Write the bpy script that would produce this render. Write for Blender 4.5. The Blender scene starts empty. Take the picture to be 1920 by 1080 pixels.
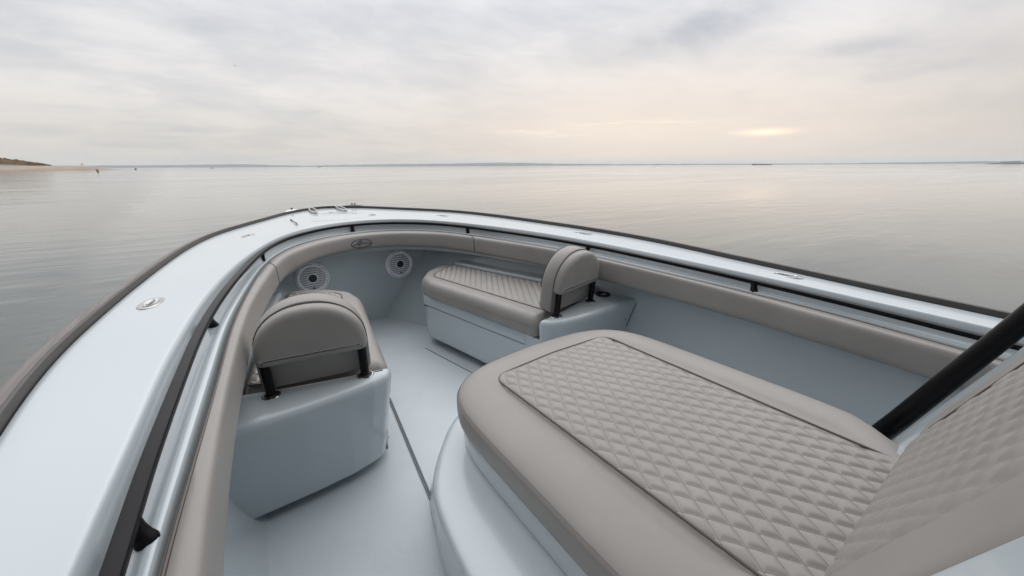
import bpy, bmesh, math, random
from mathutils import Matrix, Vector, noise
from math import sin, cos, pi, radians, sqrt, atan2, hypot

random.seed(7)
scene = bpy.context.scene
COL = scene.collection

# ------------------------------------------------------------------ camera
H = 1.95                                   # eye height above the water
HEEL = radians(-1.0)                       # the boat heels one degree
ROOT = Matrix.Translation((0, 0, H)) @ Matrix.Rotation(HEEL, 4, 'Y')
# camera axes in the boat's frame (x starboard, y forward, z up)
AX_R = Vector((0.811228, -0.584431, -0.018702))
AX_D = Vector((-0.191009, -0.234633, -0.953133))
AX_F = Vector((0.552653, 0.776780, -0.301972))
cam_data = bpy.data.cameras.new('camera')
cam = bpy.data.objects.new('camera', cam_data)
COL.objects.link(cam)
rot = Matrix((AX_R, -AX_D, -AX_F)).transposed().to_4x4()
cam.matrix_world = ROOT @ Matrix.Translation((-1, 0, 0)) @ rot
cam_data.sensor_width = 36
cam_data.lens = 750.0 / 1920 * 36
cam_data.clip_start = 0.02
cam_data.clip_end = 60000
scene.camera = cam

# ------------------------------------------------------------------ sky, sun, exposure
SUN_AZ, SUN_EL = radians(66), radians(42)   # azimuth from +Y towards +X
world = bpy.data.worlds.new('World')
scene.world = world
world.use_nodes = True


class NT:
    """small helper to write node trees"""
    def __init__(self, tree):
        self.t = tree
        tree.nodes.clear()

    def n(self, kind, **kw):
        nd = self.t.nodes.new(kind)
        for k, v in kw.items():
            setattr(nd, k, v)
        return nd

    def l(self, a, b):
        self.t.links.new(a, b)

    def put(self, sock, v):
        if isinstance(v, bpy.types.NodeSocket):
            self.l(v, sock)
        elif isinstance(v, (tuple, list)) and len(v) == 3 and sock.type == 'RGBA':
            sock.default_value = (*v, 1)
        else:
            sock.default_value = v

    def math(self, op, a, b=None, c=None, clamp=False):
        nd = self.n('ShaderNodeMath', operation=op, use_clamp=clamp)
        for i, v in enumerate((a, b, c)):
            if v is not None:
                self.put(nd.inputs[i], v)
        return nd.outputs[0]

    def mix(self, f, a, b, blend='MIX'):
        nd = self.n('ShaderNodeMix', data_type='RGBA', blend_type=blend)
        self.put(nd.inputs[0], f)
        self.put(nd.inputs[6], a)
        self.put(nd.inputs[7], b)
        return nd.outputs[2]

    def ramp(self, f, stops, interp='LINEAR'):
        nd = self.n('ShaderNodeValToRGB')
        cr = nd.color_ramp
        cr.interpolation = interp
        while len(cr.elements) < len(stops):
            cr.elements.new(0.5)
        for e, (p, c) in zip(cr.elements, stops):
            e.position = p
            e.color = (*c, 1) if isinstance(c, tuple) else (c, c, c, 1)
        self.put(nd.inputs[0], f)
        return nd.outputs[0]

    def smooth(self, v, a, b):
        nd = self.n('ShaderNodeMapRange', interpolation_type='SMOOTHSTEP')
        self.put(nd.inputs[0], v)
        nd.inputs[1].default_value = a
        nd.inputs[2].default_value = b
        return nd.outputs[0]

    def noise(self, vec, scale, detail=4, rough=0.5, dist=0.0, w=None):
        nd = self.n('ShaderNodeTexNoise')
        if vec is not None:
            self.l(vec, nd.inputs['Vector'])
        nd.inputs['Scale'].default_value = scale
        nd.inputs['Detail'].default_value = detail
        nd.inputs['Roughness'].default_value = rough
        nd.inputs['Distortion'].default_value = dist
        return nd.outputs[0]


w = NT(world.node_tree)
out = w.n('ShaderNodeOutputWorld')
sky = w.n('ShaderNodeTexSky', sky_type='NISHITA', sun_disc=False, sun_elevation=SUN_EL,
          sun_rotation=SUN_AZ, air_density=1.0, dust_density=2.0, ozone_density=1.0)
bg_sky = w.n('ShaderNodeBackground')
w.l(sky.outputs[0], bg_sky.inputs[0])
bg_sky.inputs[1].default_value = 0.10
tc = w.n('ShaderNodeTexCoord')
sep = w.n('ShaderNodeSeparateXYZ')
w.l(tc.outputs['Generated'], sep.inputs[0])
dx, dy, dz = sep.outputs
zc = w.math('MAXIMUM', dz, 0.0)
# cloud deck: project the view direction onto a high, flat layer
den = w.math('ADD', zc, 0.16)
comb = w.n('ShaderNodeCombineXYZ')
w.l(w.math('DIVIDE', dx, den), comb.inputs[0])
w.l(w.math('DIVIDE', dy, den), comb.inputs[1])
# streaks run across the wind
mp = w.n('ShaderNodeMapping')
w.l(comb.outputs[0], mp.inputs[0])
mp.inputs['Rotation'].default_value = (0, 0, radians(30))
mp.inputs['Scale'].default_value = (1.0, 1.2, 1.0)
mp.inputs['Location'].default_value = (1.3, 0.4, 0.0)
big = w.noise(mp.outputs[0], 0.62, 3, 0.5, 0.25)
med = w.noise(mp.outputs[0], 1.7, 7, 0.56, 0.35)
fine = w.noise(mp.outputs[0], 6.5, 5, 0.6, 0.4)
cl = w.math('ADD', w.math('MULTIPLY', big, 0.50), w.math('MULTIPLY', med, 0.40))
cl = w.math('ADD', cl, w.math('MULTIPLY', fine, 0.10))
shade = w.smooth(cl, 0.36, 0.60)
# height above the horizon in 0..1; an overcast sky is brightest overhead
lit = w.ramp(zc, [(0.0, (0.69, 0.650, 0.61)), (0.06, (0.755, 0.718, 0.678)), (0.14, (0.875, 0.85, 0.825)),
                  (0.30, (0.90, 0.89, 0.91)), (0.45, (1.25, 1.25, 1.27)), (0.65, (1.78, 1.78, 1.80)), (1.0, (2.08, 2.08, 2.10))])
drk = w.ramp(zc, [(0.0, (0.60, 0.585, 0.56)), (0.06, (0.60, 0.595, 0.585)), (0.14, (0.70, 0.695, 0.705)),
                  (0.30, (0.65, 0.675, 0.725)), (0.45, (1.0, 1.03, 1.09)), (0.65, (1.56, 1.59, 1.64)), (1.0, (1.88, 1.91, 1.97))])
cloud = w.mix(shade, drk, lit)
# a few heavier banks of blue grey cloud, the rest of the layer is thin
def patch(az0, saz, z0, sz, tilt=0.0):
    a = w.math('SUBTRACT', az, radians(az0))
    e = w.math('SUBTRACT', dz, z0)
    e = w.math('SUBTRACT', e, w.math('MULTIPLY', a, tilt))
    a = w.math('MULTIPLY', w.math('MULTIPLY', a, a), -1.0 / radians(saz) ** 2)
    e = w.math('MULTIPLY', w.math('MULTIPLY', e, e), -1.0 / sz ** 2)
    return w.math('EXPONENT', w.math('ADD', a, e))


az = w.math('ARCTAN2', dx, dy)
bank = w.math('ADD', patch(57.5, 7.5, 0.255, 0.034, 0.16), w.math('MULTIPLY', patch(73.5, 3.8, 0.192, 0.015), 0.7))
bank = w.math('ADD', bank, w.math('MULTIPLY', patch(78.5, 8, 0.155, 0.026), 0.8))
bank = w.math('ADD', bank, w.math('MULTIPLY', patch(3, 9, 0.262, 0.030), 0.45))
bank = w.math('ADD', bank, w.math('MULTIPLY', patch(-9, 7, 0.190, 0.040), 0.30), clamp=True)
bank = w.math('MULTIPLY', bank, w.math('ADD', 0.35, w.math('MULTIPLY', w.smooth(med, 0.68, 0.36), 0.65)))
cloud = w.mix(w.math('MULTIPLY', bank, 0.95), cloud, (0.40, 0.455, 0.54))
# warm glow round the hidden sun
sd_ = Vector((sin(SUN_AZ) * cos(SUN_EL), cos(SUN_AZ) * cos(SUN_EL), sin(SUN_EL)))
daz = w.math('SUBTRACT', az, radians(54))
gz = w.math('MULTIPLY', w.math('MULTIPLY', daz, daz), -3.4)
ge = w.math('SUBTRACT', zc, 0.060)
ge = w.math('MULTIPLY', w.math('MULTIPLY', ge, ge), -52.0)
glow = w.math('EXPONENT', w.math('ADD', gz, ge))
cloud = w.mix(w.math('MULTIPLY', glow, 0.82), cloud, (0.95, 0.815, 0.705))
# light breaking through in thin streaks low over the water
smp = w.n('ShaderNodeCombineXYZ')
w.l(w.math('MULTIPLY', az, 5.0), smp.inputs[0])
w.l(w.math('MULTIPLY', dz, 62.0), smp.inputs[1])
st = w.noise(smp.outputs[0], 1.0, 5, 0.62, 0.5)
st = w.smooth(st, 0.53, 0.70)


pat = w.math('ADD', patch(66.5, 3.6, 0.063, 0.010), w.math('MULTIPLY', patch(47, 12, 0.080, 0.020), 1.0), clamp=True)
cloud = w.mix(w.math('MULTIPLY', pat, w.math('ADD', w.math('MULTIPLY', st, 0.85), 0.15)), cloud, (1.18, 1.0, 0.82))
pat2 = w.math('MULTIPLY', w.math('MULTIPLY', patch(66.5, 2.5, 0.0625, 0.0056), w.math('ADD', w.math('MULTIPLY', st, 0.6), 0.4)), 1.0)
cloud = w.mix(pat2, cloud, (2.1, 1.5, 1.02))
# greyer, thicker cloud to the south (right)
rt = w.smooth(az, radians(66), radians(98))
lowz = w.math('SUBTRACT', 1.0, w.smooth(zc, 0.10, 0.42))
cloud = w.mix(w.math('MULTIPLY', w.math('MULTIPLY', rt, lowz), 0.60), cloud, (0.565, 0.515, 0.48))
# the half of the sky away from the sun is duller
dn = w.math('ADD', w.math('MULTIPLY', dx, sin(SUN_AZ - 0.5)), w.math('MULTIPLY', dy, cos(SUN_AZ - 0.5)))
away = w.smooth(dn, 0.25, -0.65)
cloud = w.mix(w.math('MULTIPLY', away, 0.62), cloud, (0.26, 0.27, 0.285))
# high up the layer is thinner, and so brighter, towards the hidden sun
hi = w.smooth(zc, 0.34, 0.62)
dirf = w.math('ADD', 1.0, w.math('MULTIPLY', w.math('MULTIPLY', dn, 0.75), hi))
vm = w.n('ShaderNodeVectorMath', operation='SCALE')
w.l(cloud, vm.inputs[0])
w.l(dirf, vm.inputs['Scale'])
cloud = vm.outputs[0]
below = w.smooth(dz, 0.0, -0.02)
cloud = w.mix(below, cloud, (0.30, 0.31, 0.31))
bg_cl = w.n('ShaderNodeBackground')
w.l(cloud, bg_cl.inputs[0])
bg_cl.inputs[1].default_value = 1.0
mx = w.n('ShaderNodeMixShader')
cov = w.math('SUBTRACT', 0.985, w.math('MULTIPLY', w.math('SUBTRACT', 1.0, shade), 0.03))
w.l(cov, mx.inputs[0])
w.l(bg_sky.outputs[0], mx.inputs[1])
w.l(bg_cl.outputs[0], mx.inputs[2])
w.l(mx.outputs[0], out.inputs[0])

sun_data = bpy.data.lights.new('sun', 'SUN')
sun_data.energy = 0.5
sun_data.angle = radians(150)
sun_data.color = (1.0, 0.93, 0.86)
sun = bpy.data.objects.new('sun', sun_data)
COL.objects.link(sun)
sun.rotation_euler = (-sd_).to_track_quat('-Z', 'Y').to_euler()

scene.view_settings.view_transform = 'Standard'
scene.view_settings.look = 'None'
scene.view_settings.exposure = 0.0
scene.view_settings.gamma = 1.0
scene.render.engine = 'CYCLES'
scene.cycles.use_denoising = True
scene.cycles.max_bounces = 8
scene.cycles.volume_bounces = 2
scene.cycles.caustics_reflective = False
scene.cycles.sample_clamp_indirect = 4.0


# ------------------------------------------------------------------ materials
def material(name):
    m = bpy.data.materials.new(name)
    m.use_nodes = True
    t = NT(m.node_tree)
    o = t.n('ShaderNodeOutputMaterial')
    b = t.n('ShaderNodeBsdfPrincipled')
    t.l(b.outputs[0], o.inputs[0])
    return m, t, b


def coords(t, scale=(1, 1, 1), rotz=0.0, kind='Object'):
    c = t.n('ShaderNodeTexCoord')
    mpn = t.n('ShaderNodeMapping')
    t.l(c.outputs[kind], mpn.inputs[0])
    mpn.inputs['Scale'].default_value = scale
    mpn.inputs['Rotation'].default_value = (0, 0, rotz)
    return mpn.outputs[0]


def bump(t, b, h, strength, dist):
    bn = t.n('ShaderNodeBump')
    bn.inputs['Strength'].default_value = strength
    bn.inputs['Distance'].default_value = dist
    t.put(bn.inputs['Height'], h)
    t.l(bn.outputs[0], b.inputs['Normal'])
    return bn


def plain(name, col, rough=0.4, metal=0.0, vary=0.06, vscale=6.0, coat=0.0, bstr=0.0, bscale=200.0, spec=0.5):
    m, t, b = material(name)
    v = coords(t)
    n1 = t.noise(v, vscale, 4, 0.6)
    lo = tuple(c * (1 - vary) for c in col)
    hi = tuple(min(1.0, c * (1 + vary)) for c in col)
    t.put(b.inputs['Base Color'], t.mix(t.smooth(n1, 0.3, 0.7), lo, hi))
    rr = t.math('ADD', t.math('MULTIPLY', n1, rough * 0.4), rough * 0.8)
    t.put(b.inputs['Roughness'], rr)
    b.inputs['Metallic'].default_value = metal
    b.inputs['Coat Weight'].default_value = coat
    b.inputs['Coat Roughness'].default_value = 0.08
    b.inputs['Specular IOR Level'].default_value = spec
    if bstr:
        bump(t, b, t.noise(v, bscale, 3, 0.6), bstr, 0.002)
    return m


# gelcoat: pale ice blue, polished
def gelcoat(name, col, rough, coat):
    m, t, b = material(name)
    v = coords(t)
    n1 = t.noise(v, 1.7, 2, 0.5)
    t.put(b.inputs['Base Color'], t.mix(n1, tuple(x * 0.96 for x in col), tuple(x * 1.03 for x in col)))
    b.inputs['Roughness'].default_value = rough
    b.inputs['Coat Weight'].default_value = coat
    b.inputs['Coat Roughness'].default_value = 0.05
    return m


M = {}
M['gelcoat'] = gelcoat('gelcoat', (0.428, 0.474, 0.500), 0.25, 0.35)

# moulded non-skid floor with scuffs
m, t, b = material('floor_gelcoat')
v = coords(t)
n1 = t.noise(v, 1.8, 5, 0.6, 0.4)
n2 = t.noise(v, 9.0, 6, 0.7, 0.8)
n3 = t.noise(coords(t, (1, 3, 1), 0.5), 14.0, 5, 0.7)
c = t.mix(t.smooth(n1, 0.3, 0.7), (0.465, 0.51, 0.54), (0.51, 0.555, 0.585))
c = t.mix(t.math('MULTIPLY', t.smooth(n2, 0.56, 0.76), 0.42), c, (0.40, 0.42, 0.43))
c = t.mix(t.math('MULTIPLY', t.smooth(n3, 0.64, 0.76), 0.22), c, (0.36, 0.37, 0.38))
t.put(b.inputs['Base Color'], c)
b.inputs['Roughness'].default_value = 0.48
vor = t.n('ShaderNodeTexVoronoi')
t.l(v, vor.inputs['Vector'])
vor.inputs['Scale'].default_value = 330.0
bump(t, b, vor.outputs['Distance'], 0.12, 0.001)
M['floor'] = m


def vinyl(name, col, quilt=False):
    m, t, b = material(name)
    v = coords(t)
    n1 = t.noise(v, 3.5, 5, 0.6)
    n2 = t.noise(v, 420.0, 3, 0.6)
    c = t.mix(t.smooth(n1, 0.3, 0.7), tuple(x * 0.94 for x in col), tuple(x * 1.04 for x in col))
    if quilt:
        uv = t.n('ShaderNodeUVMap')
        sq = t.n('ShaderNodeSeparateXYZ')
        t.l(uv.outputs[0], sq.inputs[0])
        ln = None
        for k in (0, 1):
            f = t.math('ABSOLUTE', t.math('SUBTRACT', t.math('FRACT', sq.outputs[k]), 0.5))
            f = t.smooth(f, 0.468, 0.490)
            ln = f if ln is None else t.math('MAXIMUM', ln, f)
        c = t.mix(t.math('MULTIPLY', ln, 0.74), c, tuple(x * 0.42 for x in col))
    t.put(b.inputs['Base Color'], c)
    t.put(b.inputs['Roughness'], t.math('ADD', t.math('MULTIPLY', n1, 0.10), 0.36))
    b.inputs['Specular IOR Level'].default_value = 0.38
    b.inputs['Sheen Weight'].default_value = 0.08
    wr = t.noise(coords(t, (1, 1, 1)), 16.0, 4, 0.55, 0.6)
    h = t.math('ADD', t.math('MULTIPLY', n2, 0.25), t.math('MULTIPLY', wr, 0.6))
    bump(t, b, h, 0.30, 0.004)
    return m


M['vinyl'] = vinyl('taupe_vinyl', (0.245, 0.229, 0.215))
M['quilt'] = vinyl('quilted_vinyl', (0.265, 0.248, 0.232), True)
M['quilt_soft'] = vinyl('soft_quilted_vinyl', (0.250, 0.233, 0.219))
M['piping'] = plain('dark_piping', (0.075, 0.062, 0.055), 0.5)
M['stitch'] = plain('stitching_thread', (0.20, 0.18, 0.165), 0.7)
M['thread'] = plain('pale_thread', (0.40, 0.37, 0.34), 0.7)
M['black'] = plain('black_powder_coat', (0.003, 0.003, 0.004), 0.30, spec=0.16)
M['rail_black'] = plain('handrail_black', (0.006, 0.006, 0.008), 0.40, spec=0.14)
M['steel'] = plain('stainless_steel', (0.46, 0.46, 0.46), 0.16, metal=1.0, vary=0.04)
M['dark'] = plain('dark_recess', (0.018, 0.018, 0.018), 0.5)
M['lip'] = plain('shaded_rail_lip', (0.045, 0.040, 0.038), 0.5)  # inboard face of the rub rail, its shade put into a darker colour
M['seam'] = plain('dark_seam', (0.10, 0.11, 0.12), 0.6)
M['white_plastic'] = plain('white_plastic', (0.86, 0.86, 0.90), 0.35)
M['emblem'] = plain('navy_embroidery', (0.035, 0.035, 0.075), 0.6)
M['land_rock'] = plain('far_land', (0.05, 0.055, 0.05), 0.9, vscale=0.01)

# weathered rubber strake
m, t, b = material('rub_rail_vinyl')
v = coords(t)
n1 = t.noise(coords(t, (7, 0.5, 7)), 6.0, 6, 0.65, 0.3)
n2 = t.noise(v, 3.0, 5, 0.6)
sc = t.noise(coords(t, (20, 5, 20), 0.25), 3.0, 3, 0.7)
c = t.mix(t.smooth(n1, 0.3, 0.7), (0.125, 0.109, 0.104), (0.215, 0.190, 0.181))
c = t.mix(t.math('MULTIPLY', t.smooth(n2, 0.4, 0.7), 0.4), c, (0.165, 0.146, 0.140))
c = t.mix(t.smooth(sc, 0.735, 0.75), c, (0.05, 0.045, 0.045))
t.put(b.inputs['Base Color'], c)
b.inputs['Roughness'].default_value = 0.55
bump(t, b, n1, 0.12, 0.004)
M['rub'] = m

# speaker grille: fine rows of slots
m, t, b = material('speaker_grille')
c0 = t.n('ShaderNodeTexCoord')
sp = t.n('ShaderNodeSeparateXYZ')
t.l(c0.outputs['Object'], sp.inputs[0])
row = t.math('SINE', t.math('MULTIPLY', sp.outputs[2], 2 * pi / 0.0215))
colm = t.math('SINE', t.math('MULTIPLY', sp.outputs[0], 2 * pi / 0.046))
hole = t.smooth(t.math('ADD', row, t.math('MULTIPLY', colm, 0.12)), 0.15, 0.7)
t.put(b.inputs['Base Color'], t.mix(hole, (0.66, 0.66, 0.70), (0.24, 0.24, 0.27)))
b.inputs['Roughness'].default_value = 0.4
bump(t, b, t.math('SUBTRACT', 1.0, hole), 0.4, 0.003)
M['grille'] = m

# water
m, t, b = material('sea_water')
ca = t.n('ShaderNodeTexCoord')
def wv(scale, rz):
    mm = t.n('ShaderNodeMapping')
    t.l(ca.outputs['Object'], mm.inputs[0])
    mm.inputs['Rotation'].default_value = (0, 0, radians(rz))
    mm.inputs['Scale'].default_value = scale
    return mm.outputs[0]
s1 = t.noise(wv((0.10, 0.36, 1), 30), 1.0, 3, 0.5, 0.3)
s2 = t.noise(wv((0.55, 1.7, 1), 40), 1.0, 4, 0.5, 0.4)
s3 = t.noise(wv((2.6, 6.5, 1), 24), 1.0, 3, 0.5, 0.2)
calm = t.smooth(t.noise(wv((0.014, 0.07, 1), 35), 1.0, 4, 0.6, 0.5), 0.38, 0.62)
h = t.math('ADD', t.math('MULTIPLY', s1, 0.045), t.math('MULTIPLY', t.math('MULTIPLY', s2, 0.027), t.math('ADD', calm, 0.35)))
h = t.math('ADD', h, t.math('MULTIPLY', t.math('MULTIPLY', s3, 0.0045), calm))
bump(t, b, h, 0.85, 1.0)
b.inputs['Base Color'].default_value = (0.064, 0.076, 0.070, 1)
t.put(b.inputs['Roughness'], t.math('ADD', t.math('MULTIPLY', calm, 0.05), 0.03))
b.inputs['IOR'].default_value = 1.33
M['water'] = m

# sand, dune grass
m, t, b = material('beach_sand')
v = coords(t)
n1 = t.noise(v, 0.06, 5, 0.6)
c = t.mix(t.smooth(n1, 0.3, 0.7), (0.265, 0.208, 0.162), (0.33, 0.262, 0.205))
t.put(b.inputs['Base Color'], c)
b.inputs['Roughness'].default_value = 0.95
M['sand'] = m
m, t, b = material('dune_grass_blades')
v = coords(t)
n1 = t.noise(v, 0.12, 4, 0.6)
c = t.mix(t.smooth(n1, 0.35, 0.65), (0.19, 0.125, 0.066), (0.40, 0.275, 0.15))
t.put(b.inputs['Base Color'], c)
b.inputs['Roughness'].default_value = 0.9
M['grass'] = m
M['hill'] = plain('wooded_hills', (0.055, 0.07, 0.07), 0.95, vary=0.3, vscale=0.004)
M['red_paint'] = plain('red_buoy_paint', (0.16, 0.025, 0.025), 0.5)
M['hull_white'] = plain('far_white_paint', (0.7, 0.7, 0.7), 0.5)
M['gull'] = plain('gull_feathers', (0.30, 0.30, 0.31), 0.8)
M['rust'] = plain('rusty_hull_paint', (0.20, 0.09, 0.07), 0.7)


# ------------------------------------------------------------------ mesh helpers
class MB:
    def __init__(self):
        self.v, self.f = [], []

    def add(self, vs, fs):
        o = len(self.v)
        self.v += [tuple(p) for p in vs]
        self.f += [tuple(i + o for i in f) for f in fs]

    def loft(self, rows, closed=False, cap0=False, cap1=False):
        n = len(rows[0])
        o = len(self.v)
        for r in rows:
            self.v += [tuple(p) for p in r]
        for i in range(len(rows) - 1):
            for j in range(n if closed else n - 1):
                k = (j + 1) % n
                self.f.append((o + i * n + j, o + i * n + k, o + (i + 1) * n + k, o + (i + 1) * n + j))
        if cap0:
            self.f.append(tuple(o + j for j in reversed(range(n))))
        if cap1:
            self.f.append(tuple(o + (len(rows) - 1) * n + j for j in range(n)))

    def tube(self, path, rad, seg=10, closed=False, flat=1.0, caps=True):
        P = [Vector(p) for p in path]
        n = len(P)
        rows = []
        up = None
        for i in range(n):
            if closed:
                d = P[(i + 1) % n] - P[i - 1]
            else:
                d = P[min(i + 1, n - 1)] - P[max(i - 1, 0)]
            d.normalize()
            if up is None:
                up = Vector((0, 0, 1)) if abs(d.z) < 0.9 else Vector((1, 0, 0))
            a = d.cross(up).normalized()
            bb = a.cross(d).normalized()
            if abs(d.z) >= 0.9:
                up = bb
            r = rad[i] if isinstance(rad, (list, tuple)) else rad
            rows.append([P[i] + a * (r * cos(2 * pi * k / seg)) + bb * (r * flat * sin(2 * pi * k / seg)) for k in range(seg)])
        if closed:
            rows.append(rows[0])
        self.loft(rows, True, caps and not closed, caps and not closed)

    def box(self, c, s, R=None):
        vs = []
        for x in (-1, 1):
            for y in (-1, 1):
                for z in (-1, 1):
                    p = Vector((x * s[0] / 2, y * s[1] / 2, z * s[2] / 2))
                    if R:
                        p = R @ p
                    vs.append(Vector(c) + p)
        self.add(vs, [(0, 1, 3, 2), (4, 6, 7, 5), (0, 4, 5, 1), (2, 3, 7, 6), (0, 2, 6, 4), (1, 5, 7, 3)])

    def lathe(self, c, prof, seg=32, axis=Vector((0, 0, 1)), sx=1.0, sy=1.0, rz=0.0):
        """prof: list of (r, h)"""
        q = axis.to_track_quat('Z', 'Y').to_matrix()
        rows = []
        for r, hh in prof:
            ring = []
            for k in range(seg):
                a = 2 * pi * k / seg
                x, y = r * cos(a) * sx, r * sin(a) * sy
                x, y = x * cos(rz) - y * sin(rz), x * sin(rz) + y * cos(rz)
                ring.append(Vector(c) + q @ Vector((x, y, hh)))
            rows.append(ring)
        self.loft(rows, True, True, True)

    def build(self, name, mat, parent=None, base=(0, 0, 0), sharp=38, uvs=None):
        me = bpy.data.meshes.new(name)
        bx = Vector(base)
        me.from_pydata([tuple(Vector(p) - bx) for p in self.v], [], self.f)
        if uvs:
            ly = me.uv_layers.new(name='lattice')
            for lp_ in me.loops:
                ly.data[lp_.index].uv = uvs[lp_.vertex_index]
        bm = bmesh.new()
        bm.from_mesh(me)
        bmesh.ops.remove_doubles(bm, verts=bm.verts, dist=1e-6)
        bmesh.ops.recalc_face_normals(bm, faces=bm.faces)
        lim = radians(sharp)
        for fc in bm.faces:
            fc.smooth = True
        for e in bm.edges:
            if len(e.link_faces) > 2 or (len(e.link_faces) == 2 and e.calc_face_angle(0) > lim):
                e.smooth = False
        bm.to_mesh(me)
        bm.free()
        for mm in ([mat] if mat else []):
            me.materials.append(mm)
        o = bpy.data.objects.new(name, me)
        COL.objects.link(o)
        if parent:
            o.parent = parent
        return o


def tag(o, label=None, cat=None, group=None, kind=None):
    if label:
        o['label'] = label
    if cat:
        o['category'] = cat
    if group:
        o['group'] = group
    if kind:
        o['kind'] = kind
    return o


def thing(name, base, label, cat, group=None, boat=True):
    o = bpy.data.objects.new(name, None)
    COL.objects.link(o)
    o.empty_display_size = 0.1
    o.matrix_world = (ROOT if boat else Matrix()) @ Matrix.Translation(base)
    return tag(o, label, cat, group)


def catmull(pts, n_per=8):
    P = [Vector(p) for p in pts]
    res = []
    for i in range(len(P) - 1):
        p0 = P[i - 1] if i else P[0] * 2 - P[1]
        p1, p2 = P[i], P[i + 1]
        p3 = P[i + 2] if i + 2 < len(P) else P[-1] * 2 - P[-2]
        for k in range(n_per):
            u = k / n_per
            # centripetal-ish: use plain uniform with tension on chord ratio
            res.append(0.5 * ((2 * p1) + (p2 - p0) * u + (2 * p0 - 5 * p1 + 4 * p2 - p3) * u * u +
                              (3 * p1 - 3 * p2 + p3 - p0) * u ** 3))
    res.append(P[-1])
    return res


def resample(P, n):
    d = [0.0]
    for a, b_ in zip(P, P[1:]):
        d.append(d[-1] + (b_ - a).length)
    L = d[-1]
    res, j = [], 0
    for i in range(n):
        s = L * i / (n - 1)
        while j < len(d) - 2 and d[j + 1] < s:
            j += 1
        u = (s - d[j]) / max(d[j + 1] - d[j], 1e-9)
        res.append(P[j].lerp(P[j + 1], min(max(u, 0), 1)))
    return res


def smooth_line(P, it):
    P = [p.copy() for p in P]
    for _ in range(it):
        Q = [p.copy() for p in P]
        for i in range(1, len(P) - 1):
            Q[i] = (P[i - 1] + P[i] * 2 + P[i + 1]) / 4
        P = Q
    return P


def interp(x, xs, ys):
    if x <= xs[0]:
        return ys[0]
    for i in range(len(xs) - 1):
        if x <= xs[i + 1]:
            u = (x - xs[i]) / (xs[i + 1] - xs[i])
            return ys[i] + (ys[i + 1] - ys[i]) * u
    return ys[-1]


def zg(y):     # sheer: height of the gunwale top
    s = 0.0
    for k in (-0.3, -0.15, 0, 0.15, 0.3):
        s += interp(y + k, [-3, -1.5, 0, .9, 2.275, 3.85, 5.2, 6], [-.85, -.76, -.668, -.618, -.563, -.532, -.510, -.5])
    return s / 5


def sdp(y):    # depth of the step below the gunwale
    return interp(y, [.9, 2.0, 3.2, 4.0], [.075, .074, .092, .096])


def fz(y):     # cockpit floor
    return -1.516 - 0.022 * (y - 1.5)


NH = 110       # samples on each half curve


def half(pts, smooth=6):
    # mirror a point past the bow so the tip stays smooth
    P = [Vector((x, y)) for x, y in pts]
    full = P + [Vector((-p.x, p.y)) for p in reversed(P[:-1])]
    C = catmull(full, 8)
    C = resample(C, 2 * NH - 1)
    C = smooth_line(C, smooth)
    return C    # starboard stern .. bow .. port stern


CE = half([(1.60, -2.5), (1.60, -1), (1.575, 0), (1.545, .4), (1.535, .8), (1.53, 1.2), (1.54, 1.5), (1.525, 1.87), (1.455, 2.38),
           (1.40, 2.73), (1.345, 3.05), (1.24, 3.55), (1.08, 4.03), (.83, 4.46), (.64, 4.75), (.46, 5.03), (.25, 5.25), (.10, 5.36), (0, 5.395)], 3)
CI = half([(1.42, -2.5), (1.41, -1), (1.385, 0), (1.345, .4), (1.312, .8), (1.268, 1.25), (1.248, 1.5), (1.205, 1.83), (1.138, 2.23),
           (1.03, 2.7), (.92, 3.05), (.72, 3.53), (.50, 3.86), (.26, 4.04), (.12, 4.088), (0, 4.098)])
CP = half([(1.33, -2.5), (1.31, -1), (1.25, .05), (1.245, .45), (1.207, .85), (1.175, 1.08), (1.11, 1.55), (1.06, 1.95), (.97, 2.45),
           (.808, 3.18), (.60, 3.63), (.36, 3.86), (.16, 3.94), (0, 3.95)])
CB = half([(1.26, -2.5), (1.24, -1), (1.18, .15), (1.155, .6), (1.137, .95), (1.09, 1.42), (1.06, 1.64), (1.0, 2.05), (.93, 2.42),
           (.755, 3.11), (.60, 3.46), (.36, 3.71), (.19, 3.79), (0, 3.835)])
CR = half([(1.36, -2.5), (1.345, -1), (1.303, .1), (1.283, .6), (1.263, .8), (1.252, 1.0), (1.23, 1.22), (1.195, 1.55), (1.155, 1.87),
           (1.08, 2.28), (.96, 2.79), (.81, 3.31), (.61, 3.70), (.34, 3.96), (.1, 4.055), (0, 4.06)])
NF = len(CE)


def normal_out(C, i):
    a, b_ = C[max(i - 1, 0)], C[min(i + 1, len(C) - 1)]
    d = (b_ - a).normalized()
    n = Vector((d.y, -d.x))
    # curve runs starboard stern -> bow -> port stern, outward is to its right
    return n


def p3(p, z):
    return Vector((p.x, p.y, z))


# ------------------------------------------------------------------ water, far shore, spit
mb = MB()
radii = [0.0, 3, 6, 12, 25, 60, 150, 400, 1000, 3000, 8000, 14000]
seg = 96
mb.v.append((0, 0, 0))
for r in radii[1:]:
    for k in range(seg):
        mb.v.append((r * cos(2 * pi * k / seg), r * sin(2 * pi * k / seg), 0))
for k in range(seg):
    mb.f.append((0, 1 + k, 1 + (k + 1) % seg))
for i in range(len(radii) - 2):
    o0, o1 = 1 + i * seg, 1 + (i + 1) * seg
    for k in range(seg):
        mb.f.append((o0 + k, o1 + k, o1 + (k + 1) % seg, o0 + (k + 1) % seg))
wo = mb.build('water', M['water'])
tag(wo, 'calm grey green sea with long low ripples', 'water', kind='structure')


def polar(azd, r):
    a = radians(azd)
    return sin(a) * r, cos(a) * r


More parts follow.
